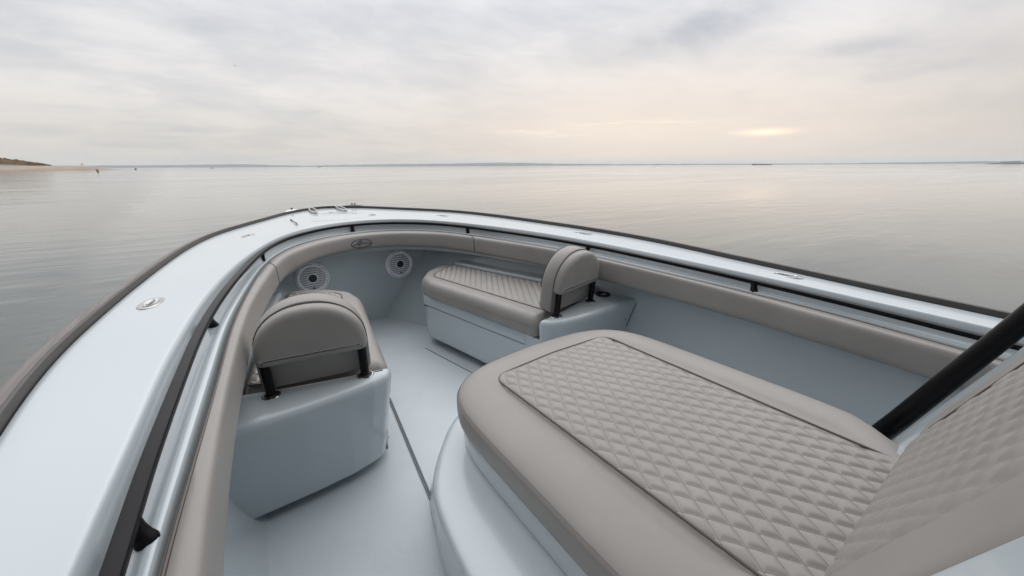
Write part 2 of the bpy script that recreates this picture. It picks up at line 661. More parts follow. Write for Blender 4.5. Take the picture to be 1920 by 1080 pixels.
def ridge(name, mat, az0, az1, dist, hfun, depth, step):
    """a long low landform along an arc, with a real back slope"""
    b_ = MB()
    rows = []
    n = max(2, int((az1 - az0) / step))
    for i in range(n + 1):
        a = az0 + (az1 - az0) * i / n
        hh = max(hfun(a), 0.05)
        row = []
        for u, hf in ((0, -1.0), (0.02, 0.12), (0.18, 0.62), (0.45, 1.0), (0.75, 0.7), (1.0, -1.0)):
            x, y = polar(a, dist + depth * u)
            row.append((x, y, hh * hf if hf > 0 else -1.0))
        rows.append(row)
    b_.loft(rows)
    return b_.build(name, mat, sharp=180)


def hill_h(a):
    e = interp(a, [-13, -10, -5, 0, 3, 6, 10, 13, 20, 28, 33, 37, 42, 50, 58, 66, 72, 80, 84, 90, 100],
               [0.17, 0.22, 0.24, 0.30, 0.34, 0.22, 0.12, 0.20, 0.30, 0.34, 0.44, 0.40, 0.25, 0.14, 0.15, 0.12, 0.10, 0.17, 0.21, 0.2, 0.2])
    e += 0.05 * noise.noise(Vector((a * 0.9, 2.0, 0))) + 0.025 * noise.noise(Vector((a * 4.1, 7.0, 0)))
    return max(e, 0.05) * pi / 180 * 8200


ho = ridge('hills', M['hill'], -20, 108, 7900, hill_h, 700, 0.25)
tag(ho, 'low hazy blue wooded hills along the far shore', 'hills', kind='structure')


def point_h(a):
    e = interp(a, [84.2, 84.6, 86, 88, 95, 100], [0.0, 0.05, 0.075, 0.085, 0.09, 0.08])
    return max(0.3, 1.2 * min(1.0, (a - 84.2) * 2) + (e + 0.025 * noise.noise(Vector((a * 6.0, 1.0, 3)))) * pi / 180 * 1900)


po = ridge('headland', M['land_rock'], 84.2, 104, 1880, point_h, 140, 0.1)
tag(po, 'dark flat headland at the far edge of the water', 'headland', kind='structure')
for a, wd_, hh in ((85.5, 26, 6.0), (86.0, 18, 7.0), (86.9, 25, 6), (87.6, 15, 7.5), (88.5, 32, 6)):
    x, y = polar(a, 1945)
    e = thing('waterfront_building', (x, y, 0), 'pale low waterfront building on the dark headland at the far right', 'building', 'waterfront buildings on the headland', boat=False)
    e.rotation_euler = (0, 0, -radians(a))
    mb = MB()
    mb.box((0, 0, hh / 2), (wd_, 12, hh))
    mb.build('wall', M['hull_white'], e)
    mb = MB()
    mb.loft([[(-wd_ * .53, q, hh + z) for q, z in ((-6.6, 0), (0, 1.6), (6.6, 0))], [(wd_ * .53, q, hh + z) for q, z in ((-6.6, 0), (0, 1.6), (6.6, 0))]], True, True, True)
    mb.build('roof', M['seam'], e)

# sand spit to port: sloping beach with a grassy dune on its back
mb = MB()
rows = []
NS = 90
spit_pts = []
for i in range(NS + 1):
    u = i / NS
    a = -34 + (26.4) * u                 # -34 .. -7.6 degrees
    top = interp(a, [-34, -20, -15, -12.6, -11, -9.9, -9.3, -8.6, -7.6], [4.7, 4.6, 4.5, 4.3, 4.0, 3.7, 2.4, 1.1, 0.15])
    top += 0.10 * noise.noise(Vector((a * 2.0, 0, 0)))
    row = []
    dep = interp(a, [-34, -12, -9.5, -7.6], [110, 90, 40, 6])
    for k, (uu, hf) in enumerate(((0, -0.2), (0.03, 0.10), (0.15, 0.42), (0.4, 0.85), (0.62, 1.0), (0.8, 0.9), (1.0, -0.3))):
        x, y = polar(a, 545 + dep * uu)
        row.append((x, y, top * hf))
    rows.append(row)
    spit_pts.append((a, top))
mb.loft(rows)
so = mb.build('beach', M['sand'], sharp=180)
tag(so, 'pale sand spit tapering into the water on the port side', 'beach', kind='structure')
# dune grass: many small leaning blades on low mounds
mb = MB()


def dune_top(a):
    hh = interp(a, [-34, -20, -16.5, -14.9, -13.8, -13.1, -12.7, -12.35, -12.0], [14.5, 13.0, 11.8, 11.0, 8.7, 7.0, 6.1, 4.9, 4.0])
    return hh + max(hh - 4.2, 0) * (0.10 * noise.noise(Vector((a * 3.1, 4.0, 0))) + 0.07 * noise.noise(Vector((a * 9.0, 1.0, 0))))


rows = []
for i in range(150):
    a = -34 + 22.1 * i / 149
    tp = dune_top(a) * .93
    row = []
    for r_, hf in ((592, .30), (597, .42), (604, .70), (612, .95), (618, 1.0), (632, .8), (650, .2)):
        x, y = polar(a, r_)
        row.append((x, y, 4.0 + (tp - 4.0) * hf if tp > 4.0 else tp * hf))
    rows.append(row)
mb.loft(rows)
for i in range(6500):
    a = -34 + 22.0 * random.random() ** 0.6
    tp = dune_top(a)
    if tp < 4.3:
        continue
    u = random.random()
    x, y = polar(a, 591 + 26 * u)
    zb = 4.0 + (tp - 4.0) * (.28 + .70 * u)
    s = random.uniform(0.4, 1.1)
    lx, ly = random.uniform(-.6, .6) * s, random.uniform(-.4, .4) * s
    wv_ = random.uniform(0.4, 0.9) * s
    mb.add([(x - wv_, y, zb - 0.6), (x + wv_, y + 0.2, zb - 0.6), (x + wv_ * .6 + lx, y + ly, zb + s * .5), (x - wv_ * .5 + lx, y + ly + 0.3, zb + s * .8)],
           [(0, 1, 2, 3)])
go = mb.build('dune_grass', M['grass'], sharp=180)
tag(go, 'brown dune grass growing over the sand spit', 'dune grass', kind='stuff')


# buoys and boats far off
def lean_root(name, azd, r, label, cat, lean=0.0, group=None):
    x, y = polar(azd, r)
    e = thing(name, (x, y, 0), label, cat, group, boat=False)
    e.rotation_euler = (0, lean, -radians(azd))
    return e


e = lean_root('channel_buoy', -9.24, 290, 'dark red can buoy leaning in front of the tip of the sand spit', 'buoy', radians(-22))
mb = MB()
mb.lathe((0, 0, 0), [(0.2, -0.6), (0.42, -0.4), (0.44, 0.0), (0.42, 0.2), (0.34, 0.4), (0.32, 1.15), (0.2, 1.25), (0.08, 1.28)], 20)
mb.build('float_body', M['red_paint'], e)
e = lean_root('mooring_buoy', -6.38, 560, 'small dark buoy off the tip of the sand spit', 'buoy')
mb = MB()
mb.lathe((0, 0, 0), [(0.2, -0.6), (0.7, -0.2), (0.85, 0.3), (0.6, 0.9), (0.25, 1.2), (0.2, 1.7), (0.05, 1.75)], 16)
mb.build('float_body', M['dark'], e)
e = lean_root('beacon', -10.1, 585, 'thin pale day beacon standing on the low end of the sand spit', 'beacon')
mb = MB()
mb.tube([(0, 0, 0), (0, 0, 5.0)], 0.22, 8)
mb.build('post', M['white_plastic'], e)
mb = MB()
mb.box((0, 0, 5.2), (0.9, 0.12, 1.3))
mb.build('day_mark', M['seam'], e)


def small_boat(name, azd, r, L, label, cat, hullm, heading, cabin=True, group=None):
    x, y = polar(azd, r)
    e = thing(name, (x, y, 0), label, cat, group, boat=False)
    e.rotation_euler = (0, 0, heading)
    mb = MB()
    rows = []
    for i in range(13):
        u = i / 12
        yy = (u - 0.5) * L
        wd_ = L * 0.16 * (1 - max(0, (u - 0.55) / 0.45) ** 2.2) + 0.02
        zt = L * (0.10 + 0.06 * u * u)
        rows.append([(-wd_, yy, zt), (-wd_ * .85, yy, 0.05), (-wd_ * .3, yy, -L * .04), (wd_ * .3, yy, -L * .04), (wd_ * .85, yy, 0.05), (wd_, yy, zt)])
    mb.loft(rows, True, True, True)
    mb.build('hull', hullm, e)
    if cabin:
        mb = MB()
        rows = []
        for z, s in ((0.10, 1.0), (0.22, 0.95), (0.27, 0.8), (0.275, 0.6)):
            rows.append([(sx * L * .11 * s, L * (.02 + sy * .17 * s), L * z) for sx, sy in ((-1, -1), (1, -1), (1, 1), (-1, 1))])
        mb.loft(rows, True, True, True)
        mb.build('cabin', M['hull_white'], e)
        mb = MB()
        mb.tube([(0, 0, L * .25), (0, -0.1 * L, L * .48)], L * .008, 6)
        mb.build('mast', M['seam'], e)
    return e


small_boat('motor_cruiser', 10.97, 2400, 22, 'white motor cruiser with a short mast on the horizon above the bow', 'boat', M['dark'], radians(50))
small_boat('fishing_boat', 0.04, 950, 5.0, 'tiny dark open fishing boat near the horizon on the port side', 'boat', M['dark'], radians(70), False)
small_boat('rowing_boat', -0.86, 1150, 5.0, 'tiny pale rowing boat just beyond the dark fishing boat', 'boat', M['hull_white'], radians(70), False)
e = small_boat('cargo_barge', 66.58, 2500, 88, 'long low rust red barge on the horizon under the sun glow', 'barge', M['rust'], radians(-66 + 90), False)
e.scale = (1, 1, 0.42)

# gull
x, y = polar(3.54, 105)
e = thing('gull', (x, y, H + 105 * math.tan(radians(10.45))), 'small grey gull gliding high in the overcast sky', 'bird', boat=False)
e.rotation_euler = (radians(4), radians(-9), radians(40))
mb = MB()
rows = []
for yy, r in ((-0.24, .005), (-.18, .035), (-.05, .062), (.08, .058), (.15, .035), (.19, .038), (.23, .025), (.27, .004)):
    rows.append([(r * cos(2 * pi * k / 10), yy, r * .85 * sin(2 * pi * k / 10)) for k in range(10)])
mb.loft(rows, True, True, True)
for s in (-1, 1):
    rows = []
    for u, ch, yo, zo in ((0, .16, .0, 0.01), (.2, .16, .03, .05), (.42, .13, .01, .07), (.62, .06, -.08, .05), (.68, .01, -.12, .045)):
        rows.append([(s * u, yo + ch * .5, zo), (s * u, yo, zo + .012), (s * u, yo - ch * .5, zo), (s * u, yo, zo - .008)])
    mb.loft(rows, True, True, True)
mb.build('body', M['gull'], e)

# ------------------------------------------------------------------ the boat
boat = thing('motor_boat', (0, 0, 0), 'pale ice blue centre console motor boat seen from its side deck towards the bow', 'boat')

# topsides
mb = MB()
rows = []
for k, (fx, fy, dz_) in enumerate(((1.0, 1.0, -0.035), (.992, .995, -.25), (.97, .972, -.55), (.93, .94, -.95), (.86, .90, -1.35), (.72, .86, -1.65), (.03, .80, -1.95))):
    rows.append([Vector((p.x * fx, p.y * (fy if p.y > 0 else 1), zg(p.y) + dz_)) for p in CE])
mb.loft(rows)
# transom
o = len(mb.v)
st_, pt_ = [r[0] for r in rows], [r[-1] for r in rows]
mb.loft([st_, pt_])
mb.build('hull', M['gelcoat'], boat)

# gunwale deck with its rolled inner edge and the step that carries the handrail
mb = MB()
deck_rows = []
outer = [(-.004, -.034), (-.004, -.008), (-.007, -.002), (-.013, .0005), (-.020, .0018), (-.028, .002), (-.045, .002)]
for off, dz_ in outer:
    deck_rows.append([p3(CE[i] + normal_out(CE, i) * off, zg(CE[i].y) + dz_) for i in range(NF)])
for f in (.22, .35, .5, .65, .75, .80):
    deck_rows.append([p3(CE[i].lerp(CI[i], f), zg(CE[i].lerp(CI[i], f).y) + .002) for i in range(NF)])
prof = [(-.14, .002, 0), (-.09, .002, 0), (-.05, .001, 0), (-.02, -.0015, 0), (.0, -.005, 0), (.02, -.010, 0), (.045, -.018, 0), (.07, -.032, 0), (.09, -.046, 0), (.11, -.058, 0), (.14, 0, .90), (.19, 0, .99),
        (.46, 0, 1.02), (.53, 0, 1.0), (.58, 0, .965), (.62, 0, .93), (.66, 0, .918), (.76, 0, .915), (.79, 0, .93), (.81, 0, .98), (.822, 0, 1.1), (.828, 0, 1.7), (.90, 0, 1.9), (.975, 0, 1.9), (.975, 0, 3.0)]
for f, d1, fs in prof:
    r = []
    for i in range(NF):
        p = CI[i].lerp(CP[i], f)
        s = sdp(p.y)
        r.append(p3(p, zg(p.y) + (d1 * s / .076 if not fs else -s * fs)))
    deck_rows.append(r)
mb.loft(deck_rows)
mb.build('gunwale', M['gelcoat'], boat)

# rub rail
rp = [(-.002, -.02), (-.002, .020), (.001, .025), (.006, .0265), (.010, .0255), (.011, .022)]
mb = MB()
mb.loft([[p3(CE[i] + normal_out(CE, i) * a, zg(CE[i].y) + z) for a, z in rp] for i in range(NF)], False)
rp = [(.0095, .012), (.0115, .024), (.014, .0265), (.021, .0245), (.030, .018), (.040, .013), (.056, .011), (.074, .002), (.090, -.014), (.098, -.034), (.098, -.056), (.088, -.075), (.05, -.085), (-.002, -.085), (-.002, -.03)]
mr = MB()
mr.loft([[p3(CE[i] + normal_out(CE, i) * a, zg(CE[i].y) + z) for a, z in rp] for i in range(NF)], True, True, True)
rr0 = mr.build('rub_rail', M['rub'], boat)
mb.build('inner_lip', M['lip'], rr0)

# liner: overhang underside, side walls, chine fillet, flat bulkhead in the bow
def wall_half(pts, corner):
    A = catmull([Vector(p) for p in pts], 8)
    A = resample(A, 60)
    Bq = [A[-1].lerp(Vector((0, corner)), k / 12) for k in range(1, 13)]
    return A + Bq


WT = wall_half([(1.33, -2.5), (1.33, -1), (1.325, 0), (1.315, 1.0), (1.288, 1.66), (1.245, 2.0), (1.175, 2.35), (1.02, 2.9), (.94, 3.4), (.845, 4.05)], 4.05)
WM = wall_half([(1.26, -2.5), (1.26, -1), (1.255, 0), (1.245, 1.0), (1.212, 1.66), (1.165, 2.0), (1.09, 2.35), (.90, 2.9), (.71, 3.4), (.467, 4.05)], 4.05)
WF = wall_half([(1.12, -2.5), (1.12, -1), (1.12, 0), (1.12, 1.0), (1.11, 1.66), (1.06, 2.0), (.965, 2.35), (.74, 2.9), (.51, 3.4), (.205, 4.07)], 4.07)
CPh = resample(CP[:NH], len(WT))


def both(row):
    return row + [Vector((-p.x, p.y, p.z)) for p in reversed(row[:-1])]


rows = [both([p3(p, zg(p.y) - .225) for p in CPh]), both([p3(p, zg(p.y) - .2) for p in WT]),
        both([p3(a.lerp(b_, .5), interp(.5, [0, 1], [zg(a.y) - .2, -1.30])) for a, b_ in zip(WT, WM)]),
        both([p3(p, -1.22) for p in WM])]
for u in (.12, .25, .38, .5, .62, .75, .88, 1.0):
    rr_ = []
    for a, b_ in zip(WM, WF):
        k_ = min(1.0, max(0.0, (b_.y - 1.9) / .8))
        c_ = a.lerp(b_, .3 + .2 * k_)
        zc2 = -1.45 * (1 - k_) + k_ * (-1.22 + fz(b_.y)) / 2
        q = a * (1 - u) ** 2 + c_ * (2 * u * (1 - u)) + b_ * (u * u)
        z = -1.22 * (1 - u) ** 2 + zc2 * 2 * u * (1 - u) + (fz(b_.y) - .004) * u * u
        rr_.append(p3(q, z))
    rows.append(both(rr_))
mb = MB()
mb.loft(rows)
mb.build('cockpit_liner', M['gelcoat'], boat, sharp=42)

# cockpit sole
mb = MB()
fr = []
ys = [-2.5 + (4.13 + 2.5) * i / 60 for i in range(61)]
WFo = sorted([(p.y, p.x) for p in WF[:60]])
for y in ys:
    xx = interp(y, [q[0] for q in WFo], [q[1] for q in WFo]) + 0.06
    fr.append([(xx * k / 6, y, fz(y)) for k in range(-6, 7)])
mb.loft(fr)
mb.build('cockpit_floor', M['floor'], boat)

# floor hatch with dark gasket lines
def hx(y):
    return 0.445 - 0.147 * (y - 1.5)


mb = MB()
hl = []
for y in (1.0, 1.6, 2.3, 3.05):
    hl.append([(x, y, fz(y) + z) for x, z in ((-hx(y), -.002), (-hx(y) + .004, .005), (0, .005), (hx(y) - .004, .005), (hx(y), -.002))])
mb.loft(hl)
hatch = mb.build('floor_hatch', M['floor'], boat)
mb = MB()
for s, wd_ in ((-1, .0065), (1, .0040)):
    r = []
    for y in (1.0, 1.6, 2.3, 3.05):
        r.append([(s * (hx(y) - .002), y, fz(y) + .0065), (s * (hx(y) + wd_), y, fz(y) + .0065), (s * (hx(y) + wd_), y, fz(y) - .002)])
    mb.loft(r)
mb.build('gasket', M['seam'], hatch)
mb = MB()
r = [[(-hx(y) - .011, y, fz(y) + .0072), (-hx(y) - .0135, y, fz(y) + .0072), (-hx(y) - .0135, y, fz(y) - .002)] for y in (1.0, 1.6, 2.3, 3.05)]
mb.loft(r)
mb.build('edge_trim', M['seam'], hatch)

# handrail and its stanchions
mb = MB()
rows = []
nr = 14
for i in range(NF):
    n = normal_out(CR, i)
    zc_ = zg(CR[i].y) - sdp(CR[i].y) * .33
    ring = []
    for k in range(nr):
        a = 2 * pi * (k + .5) / nr
        ca_, sa_ = cos(a), sin(a)
        ex = lambda q: math.copysign(abs(q) ** 0.42, q)
        ring.append(p3(CR[i] + n * (.0165 * ex(ca_)), zc_ + .0115 * ex(sa_)))
    rows.append(ring)
mb.loft(rows, True, True, True)
rail = mb.build('handrail', M['rail_black'], boat)


def near(C, y, side):
    best = None
    for i, p in enumerate(C):
        if (p.x >= 0) == (side > 0):
            d = abs(p.y - y)
            if best is None or d < best[0]:
                best = (d, p)
    return best[1]


stan = []
for x, y in ((.832, 3.264), (1.122, 2.038), (1.240, .907), (1.29, -.30)):
    for s in (-1, 1):
        stan.append((s * x, y, near(CR, y, s)))
stan.append((0.0, 4.05, Vector((0, 4.06))))
for x, y, top in stan:
    mb = MB()
    zb = zg(y) - sdp(y) * 1.0
    zt = zg(y) - sdp(y) * .35
    tx, ty = top.x, top.y
    path, rad = [], []
    for u, r in ((-.12, .019), (0.0, .021), (.10, .0205), (.3, .0175), (.6, .0155), (.9, .0165), (1.05, .018)):
        path.append((x + (tx - x) * max(u, 0), y + (ty - y) * max(u, 0), zb + (zt - zb) * u))
        rad.append(r)
    mb.tube(path, rad, 14)
    mb.build('stanchion', M['rail_black'], rail)

# coaming bolsters
BPF = [(0.0, -.006), (.10, .001), (.40, .001), (.62, -.001), (.76, -.005), (.85, -.012), (.905, -.023), (.94, -.040), (.965, -.07), (1.0, -.104), (.99, -.122), (.90, -.136), (.6, -.145), (0, -.146), (-.25, -.146), (-.25, -.02)]
# parameter of the joints on CP
jt = min(range(NH), key=lambda i: abs(CP[i].y - 3.20) + abs(CP[i].x - .812))


def bol_ring(i, shrink=1.0):
    p, q = CP[i], CB[i]
    s = sdp(p.y)
    c_f, c_z = .45, -.072
    return [p3(p + (q - p) * (c_f + (f - c_f) * shrink), zg(p.y) - s + c_z + (z - c_z) * shrink) for f, z in BPF]


def end_ring(i, j, u, shrink):
    a, b_ = bol_ring(i, shrink), bol_ring(j, shrink)
    return [x.lerp(y, u) for x, y in zip(a, b_)]


for name, i0, i1, lab in (('coaming_bolster', 0, jt, None), ('coaming_bolster', jt, NF - 1 - jt, 'curved taupe bolster with an oval emblem across the bow'), ('coaming_bolster', NF - 1 - jt, NF - 1, None)):
    mb = MB()
    rows = [end_ring(i0, i0 + 1, .06, .82), end_ring(i0, i0 + 1, .09, .93), end_ring(i0, i0 + 1, .16, .985)]
    rows += [bol_ring(i) for i in range(i0 + 1, i1)]
    rows += [end_ring(i1, i1 - 1, .16, .985), end_ring(i1, i1 - 1, .09, .93), end_ring(i1, i1 - 1, .06, .82)]
    mb.loft(rows, True, True, True)
    bo = mb.build(name, M['vinyl'], boat, sharp=50)
    if lab:
        bo['label'] = lab
        bow_bolster = bo
    mb = MB()
    pth = []
    for i in range(i0, i1 + 1):
        p = CP[i] + (CB[i] - CP[i]) * .0
        pth.append(p3(p, zg(p.y) - sdp(p.y) - .001))
    mb.tube(pth, .0046, 8)
    # a second, hidden cord along the lower edge
    mb.build('piping', M['piping'], bo)

# embroidered oval mark on the bow bolster
mid = NF // 2


def bface(s, tz):
    """point on the face of the bow bolster: s metres to starboard of the centre, tz 0 (top) .. 1 (bottom)"""
    i = min(range(mid - 45, mid + 46), key=lambda k: abs(CB[k].x - s))
    j = i + 1 if CB[i + 1].x < s < CB[i].x or CB[i - 1].x < s else i - 1
    d = CB[j].x - CB[i].x
    u = 0 if abs(d) < 1e-9 else (s - CB[i].x) / d
    p, q = CP[i].lerp(CP[j], u), CB[i].lerp(CB[j], u)
    f = .90 + .12 * sin(pi * (0.22 + .6 * tz))
    z = interp(tz, [0, .3, .7, 1], [-.034, -.062, -.100, -.124])
    f = interp(z, [-.137, -.122, -.10, -.072, -.045, -.022], [.89, .99, 1.0, .96, .92, .82]) + .014
    pp = p + (q - p) * f
    return p3(pp, zg(p.y) - sdp(p.y) + z)


def ribbon(mbx, pts, r=.0028):
    mbx.tube([bface(s, tz) for s, tz in pts], r, 6)


mb = MB()
mb.tube([bface(.003 + .092 * cos(2 * pi * k / 48), .5 + .42 * sin(2 * pi * k / 48)) for k in range(48)], .0040, 6, closed=True)
# sailfish-like mark: raised fin, body, bill and a flowing tail of script
ribbon(mb, [(-.075, .58), (-.05, .52), (-.03, .55), (0, .50), (.012, .53)], .0038)
for k in range(5):
    u = k / 4
    ribbon(mb, [(-.040 + .036 * u, .52 - .04 * u), (-.030 + .042 * u, .26 + .05 * (1 - u)), (-.012 + .036 * u, .20 + .02 * u)], .0020)
ribbon(mb, [(-.02, .55), (-.014, .72), (-.016, .88)], .0026)
ribbon(mb, [(.010, .52), (.022, .38), (.030, .56), (.040, .40), (.047, .58), (.058, .44), (.070, .50), (.086, .60)], .0036)
ribbon(mb, [(.004, .26), (-.01, .16), (.012, .12)], .0028)
mb.build('emblem', M['emblem'], bow_bolster)

# speakers in the bow bulkhead
for s in (-1, 1):
    cx, cz, yb = s * .425, -1.013, 4.05
    ax = Vector((0, -1, 0))
    mb = MB()
    mb.lathe((cx, yb, cz), [(.146, -.004), (.150, .004), (.149, .013), (.143, .019), (.132, .021), (.118, .020), (.111, .015), (.108, .006)], 48, ax)
    sp_ = mb.build('speaker', M['white_plastic'], boat)
    mb = MB()
    mb.lathe((cx, yb, cz), [(.109, .004), (.107, .0125), (.08, .017), (.05, .019), (.04, .0195)], 48, ax)
    mb.build('grille', M['grille'], sp_)
    mb = MB()
    mb.lathe((cx, yb, cz), [(.047, .015), (.046, .022), (.041, .024), (.039, .0215)], 36, ax)
    mb.build('cone_ring', M['white_plastic'], sp_)
    mb = MB()
    mb.lathe((cx, yb, cz), [(.0385, .015), (.037, .0225), (.02, .0235), (.004, .024)], 36, ax)
    mb.build('dust_cap', M['dark'], sp_)
    mb = MB()
    for k in range(6):
        a0 = radians(60 * k + 24)
        pth = [(cx + .134 * cos(a0 + radians(44) * u / 8), yb - .0212, cz + .134 * sin(a0 + radians(44) * u / 8)) for u in range(9)]
        mb.tube(pth, .0019, 6)
    for k in range(6):
        a0 = radians(60 * k + 15.5)
        mb.lathe((cx + .135 * cos(a0), yb - .019, cz + .135 * sin(a0)), [(.0042, 0), (.0042, .0035), (.002, .0045)], 10, ax)
    mb.build('trim_slot', M['dark'], sp_)
    mb = MB()                                           # small maker's mark on the lower grille
    zb = cz - .092
    for q in ([(-.014, -.010), (.014, -.010), (.014, -.004), (-.014, -.004)], [(-.007, -.003), (.007, -.003), (.003, .004), (-.003, .004)], [(-.003, .004), (.003, .004), (.001, .014), (-.001, .014)]):
        fr_ = [(cx + a, yb - .020, zb + b_) for a, b_ in q]
        bk_ = [(cx + a, yb - .012, zb + b_) for a, b_ in q]
        mb.loft([bk_, fr_], True, True, True)
    mb.build('badge', M['dark'], sp_)


# flush pull-up cleats on the gunwale
def flush_cleat(x, y, ang):
    z = zg(y) + .003
    R3 = Matrix.Rotation(ang, 3, 'Z')
    base = Vector((x, y, z))

    def ell(rx, ry, hh, n=36, pw=1.0):
        return [base + R3 @ Vector((rx * cos(2 * pi * k / n), ry * sin(2 * pi * k / n), hh)) for k in range(n)]
    mb = MB()
    mb.loft([ell(.041, .082, -.012), ell(.042, .083, -.001), ell(.040, .081, .0012), ell(.036, .076, .0018), ell(.024, .050, .0014), ell(.021, .046, -.001), ell(.020, .045, -.008)], True, True, True)
    c_ = mb.build('flush_cleat', M['steel'], boat)
    mb = MB()
    mb.loft([ell(.0195, .044, -.004), ell(.0195, .044, -.0035)], True, True, True)
    mb.build('recess', M['dark'], c_)
    mb = MB()
    mb.tube([base + R3 @ Vector((0, k, .004)) for k in (-.040, -.025, 0, .025, .040)], [.003, .004, .0045, .004, .003], 10)
    mb.tube([base + R3 @ Vector((0, 0, -.01)), base + R3 @ Vector((0, 0, .002))], .010, 12)
    mb.build('cleat_bar', M['steel'], c_)


for x, y, a in ((.862, 3.847, 26), (1.327, 2.27, 14), (1.435, .84, 2)):
    flush_cleat(x, y, radians(a))
    if y > 1:
        flush_cleat(-x, y, radians(-a))

# bow chocks: tilted oval stainless fairleads either side of the stem
for s in (-1, 1):
    mb = MB()
    c0 = Vector((s * .152, 5.07, zg(5.07) + .022))
    R3 = Matrix.Rotation(radians(s * 2), 3, 'Z')
    pth = []
    for k in range(28):
        a = 2 * pi * k / 28
        pth.append(c0 + R3 @ Vector((.030 * cos(a), .185 * sin(a), .004 + .012 * sin(a))))
    mb.tube(pth, .0078, 10, closed=True)
    ch = mb.build('bow_chock', M['steel'], boat)
    mb = MB()
    foot = []
    for hh, k_ in ((-.026, 1.0), (-.012, 1.0), (-.006, .9)):
        foot.append([c0 + R3 @ Vector((.040 * k_ * cos(2 * pi * k / 28), .20 * k_ * sin(2 * pi * k / 28), hh)) for k in range(28)])
    mb.loft(foot, True, True, True)
    mb.build('chock_foot', M['steel'], ch)

# navigation lights: low fairings on the rub rail
for s in (-1, 1):
    i0 = min(range(NF), key=lambda i: abs(CE[i].x - s * .335) + abs(CE[i].y - 5.16))
    n = normal_out(CE, i0)
    d = Vector((-n.y, n.x))
    c0 = CE[i0] + n * .045
    z0 = zg(c0.y) + .026
    rows = []
    for u, wd_, hh in ((-.115, .004, .001), (-.08, .020, .005), (-.03, .028, .008), (.03, .028, .008), (.08, .020, .005), (.115, .004, .001)):
        cc = c0 + d * u
        rows.append([p3(cc + n * (wd_ * cos(a)), z0 - .012 + (hh + .012) * max(0, sin(a))) for a in [pi * k / 8 for k in range(9)]])
    mb = MB()
    mb.loft(rows, False)
    nl = mb.build('navigation_light', M['seam'] if s > 0 else M['steel'], boat)
    mb = MB()
    for u in ((-.01, .028) if s > 0 else (.0,)):
        cc = c0 + d * u
        mb.lathe(p3(cc, z0 + .012), [(.010, 0), (.010, .012), (.005, .016)], 12)
    mb.build('lens', M['dark'], nl)

# anchor locker lid on the foredeck
mb = MB()
lid = [(-.30, 4.30), (.0, 4.23), (.30, 4.30), (.27, 4.62), (.10, 4.86), (-.10, 4.86), (-.27, 4.62)]
top = [Vector((x, y, zg(y) + .0032)) for x, y in lid]
bot = [Vector((x * 1.01, 4.55 + (y - 4.55) * 1.01, zg(y) - .004)) for x, y in lid]
cen = [Vector((x * .985, 4.55 + (y - 4.55) * .985, zg(y) + .0036)) for x, y in lid]
mb.loft([bot, top, cen], True, True, True)
lk = mb.build('anchor_locker_lid', M['gelcoat'], boat)
mb = MB()
z0 = zg(4.4) + .0040
mb.lathe((.305, 4.40, z0), [(.040, -.006), (.040, .002), (.030, .004), (.014, .0035)], 28)
mb.build('latch', M['steel'], lk)
mb = MB()
mb.lathe((.305, 4.40, z0), [(.013, 0), (.012, .005), (.004, .006)], 16)
mb.build('keyhole', M['dark'], lk)
mb = MB()
mb.lathe((0, 4.85 + .05, zg(4.9) + .003), [(.022, -.004), (.022, .003), (.012, .004)], 20)
mb.build('deck_drain', M['steel'], boat)
mb = MB()
zz = zg(4.35) + .004
mb.tube([(-.455, 4.56, zz + .002), (-.455, 4.54, zz + .010), (-.455, 4.35, zz + .009), (-.455, 4.20, zz + .010), (-.455, 4.17, zz + .002)], [.0055, .006, .003, .006, .0055], 10)
mb.build('lifting_handle', M['seam'], boat)


# ------------------------------------------------------------------ bow seats
def bx(y):        # inboard face of a seat box
    return .277 + (3.124 - y) * .1725


def fillet(pts, rad, n=7, keep=False):
    """round the corners of a closed polygon; rad: one radius or one per corner"""
    res = []
    N = len(pts)
    for i in range(N):
        p0, p1, p2 = Vector(pts[i - 1]), Vector(pts[i]), Vector(pts[(i + 1) % N])
        r = rad[i] if isinstance(rad, (list, tuple)) else rad
        a, b_ = (p0 - p1), (p2 - p1)
        la, lb = a.length, b_.length
        a.normalize()
        b_.normalize()
        ang = math.acos(max(-1, min(1, a.dot(b_))))
        t_ = min(r / max(math.tan(ang / 2), 1e-3), la * .48, lb * .48)
        if not keep and (r < 1e-5 or ang > 3.05):
            res.append(p1)
            continue
        q0, q1 = p1 + a * t_, p1 + b_ * t_
        for k in range(n + 1):
            u = k / n
            res.append(q0 * (1 - u) ** 2 + p1 * 2 * u * (1 - u) + q1 * u * u)
    return res


def densify(P, step):
    res = []
    N = len(P)
    for i in range(N):
        a, b_ = P[i], P[(i + 1) % N]
        k = max(1, int((b_ - a).length / step))
        for j in range(k):
            res.append(a.lerp(b_, j / k))
    return res


def inset(P, d):
    """move a closed counter-clockwise outline inwards by d"""
    N = len(P)
    res = []
    for i in range(N):
        t_ = (P[(i + 1) % N] - P[i - 1])
        if t_.length < 1e-9:
            res.append(P[i].copy())
            continue
        t_.normalize()
        res.append(P[i] + Vector((-t_.y, t_.x)) * d)
    return res


def ccw(P):
    a = sum(P[i - 1].x * P[i].y - P[i].x * P[i - 1].y for i in range(len(P)))
    return P if a > 0 else list(reversed(P))


def slab(mbx, plan, prof, zf=None, cap_bottom=True):
    """prof: list of (inset, z)"""
    rows = []
    for d, z in prof:
        rows.append([Vector((p.x, p.y, z)) for p in inset(plan, d)])
    mbx.loft(rows, True, cap_bottom, True)


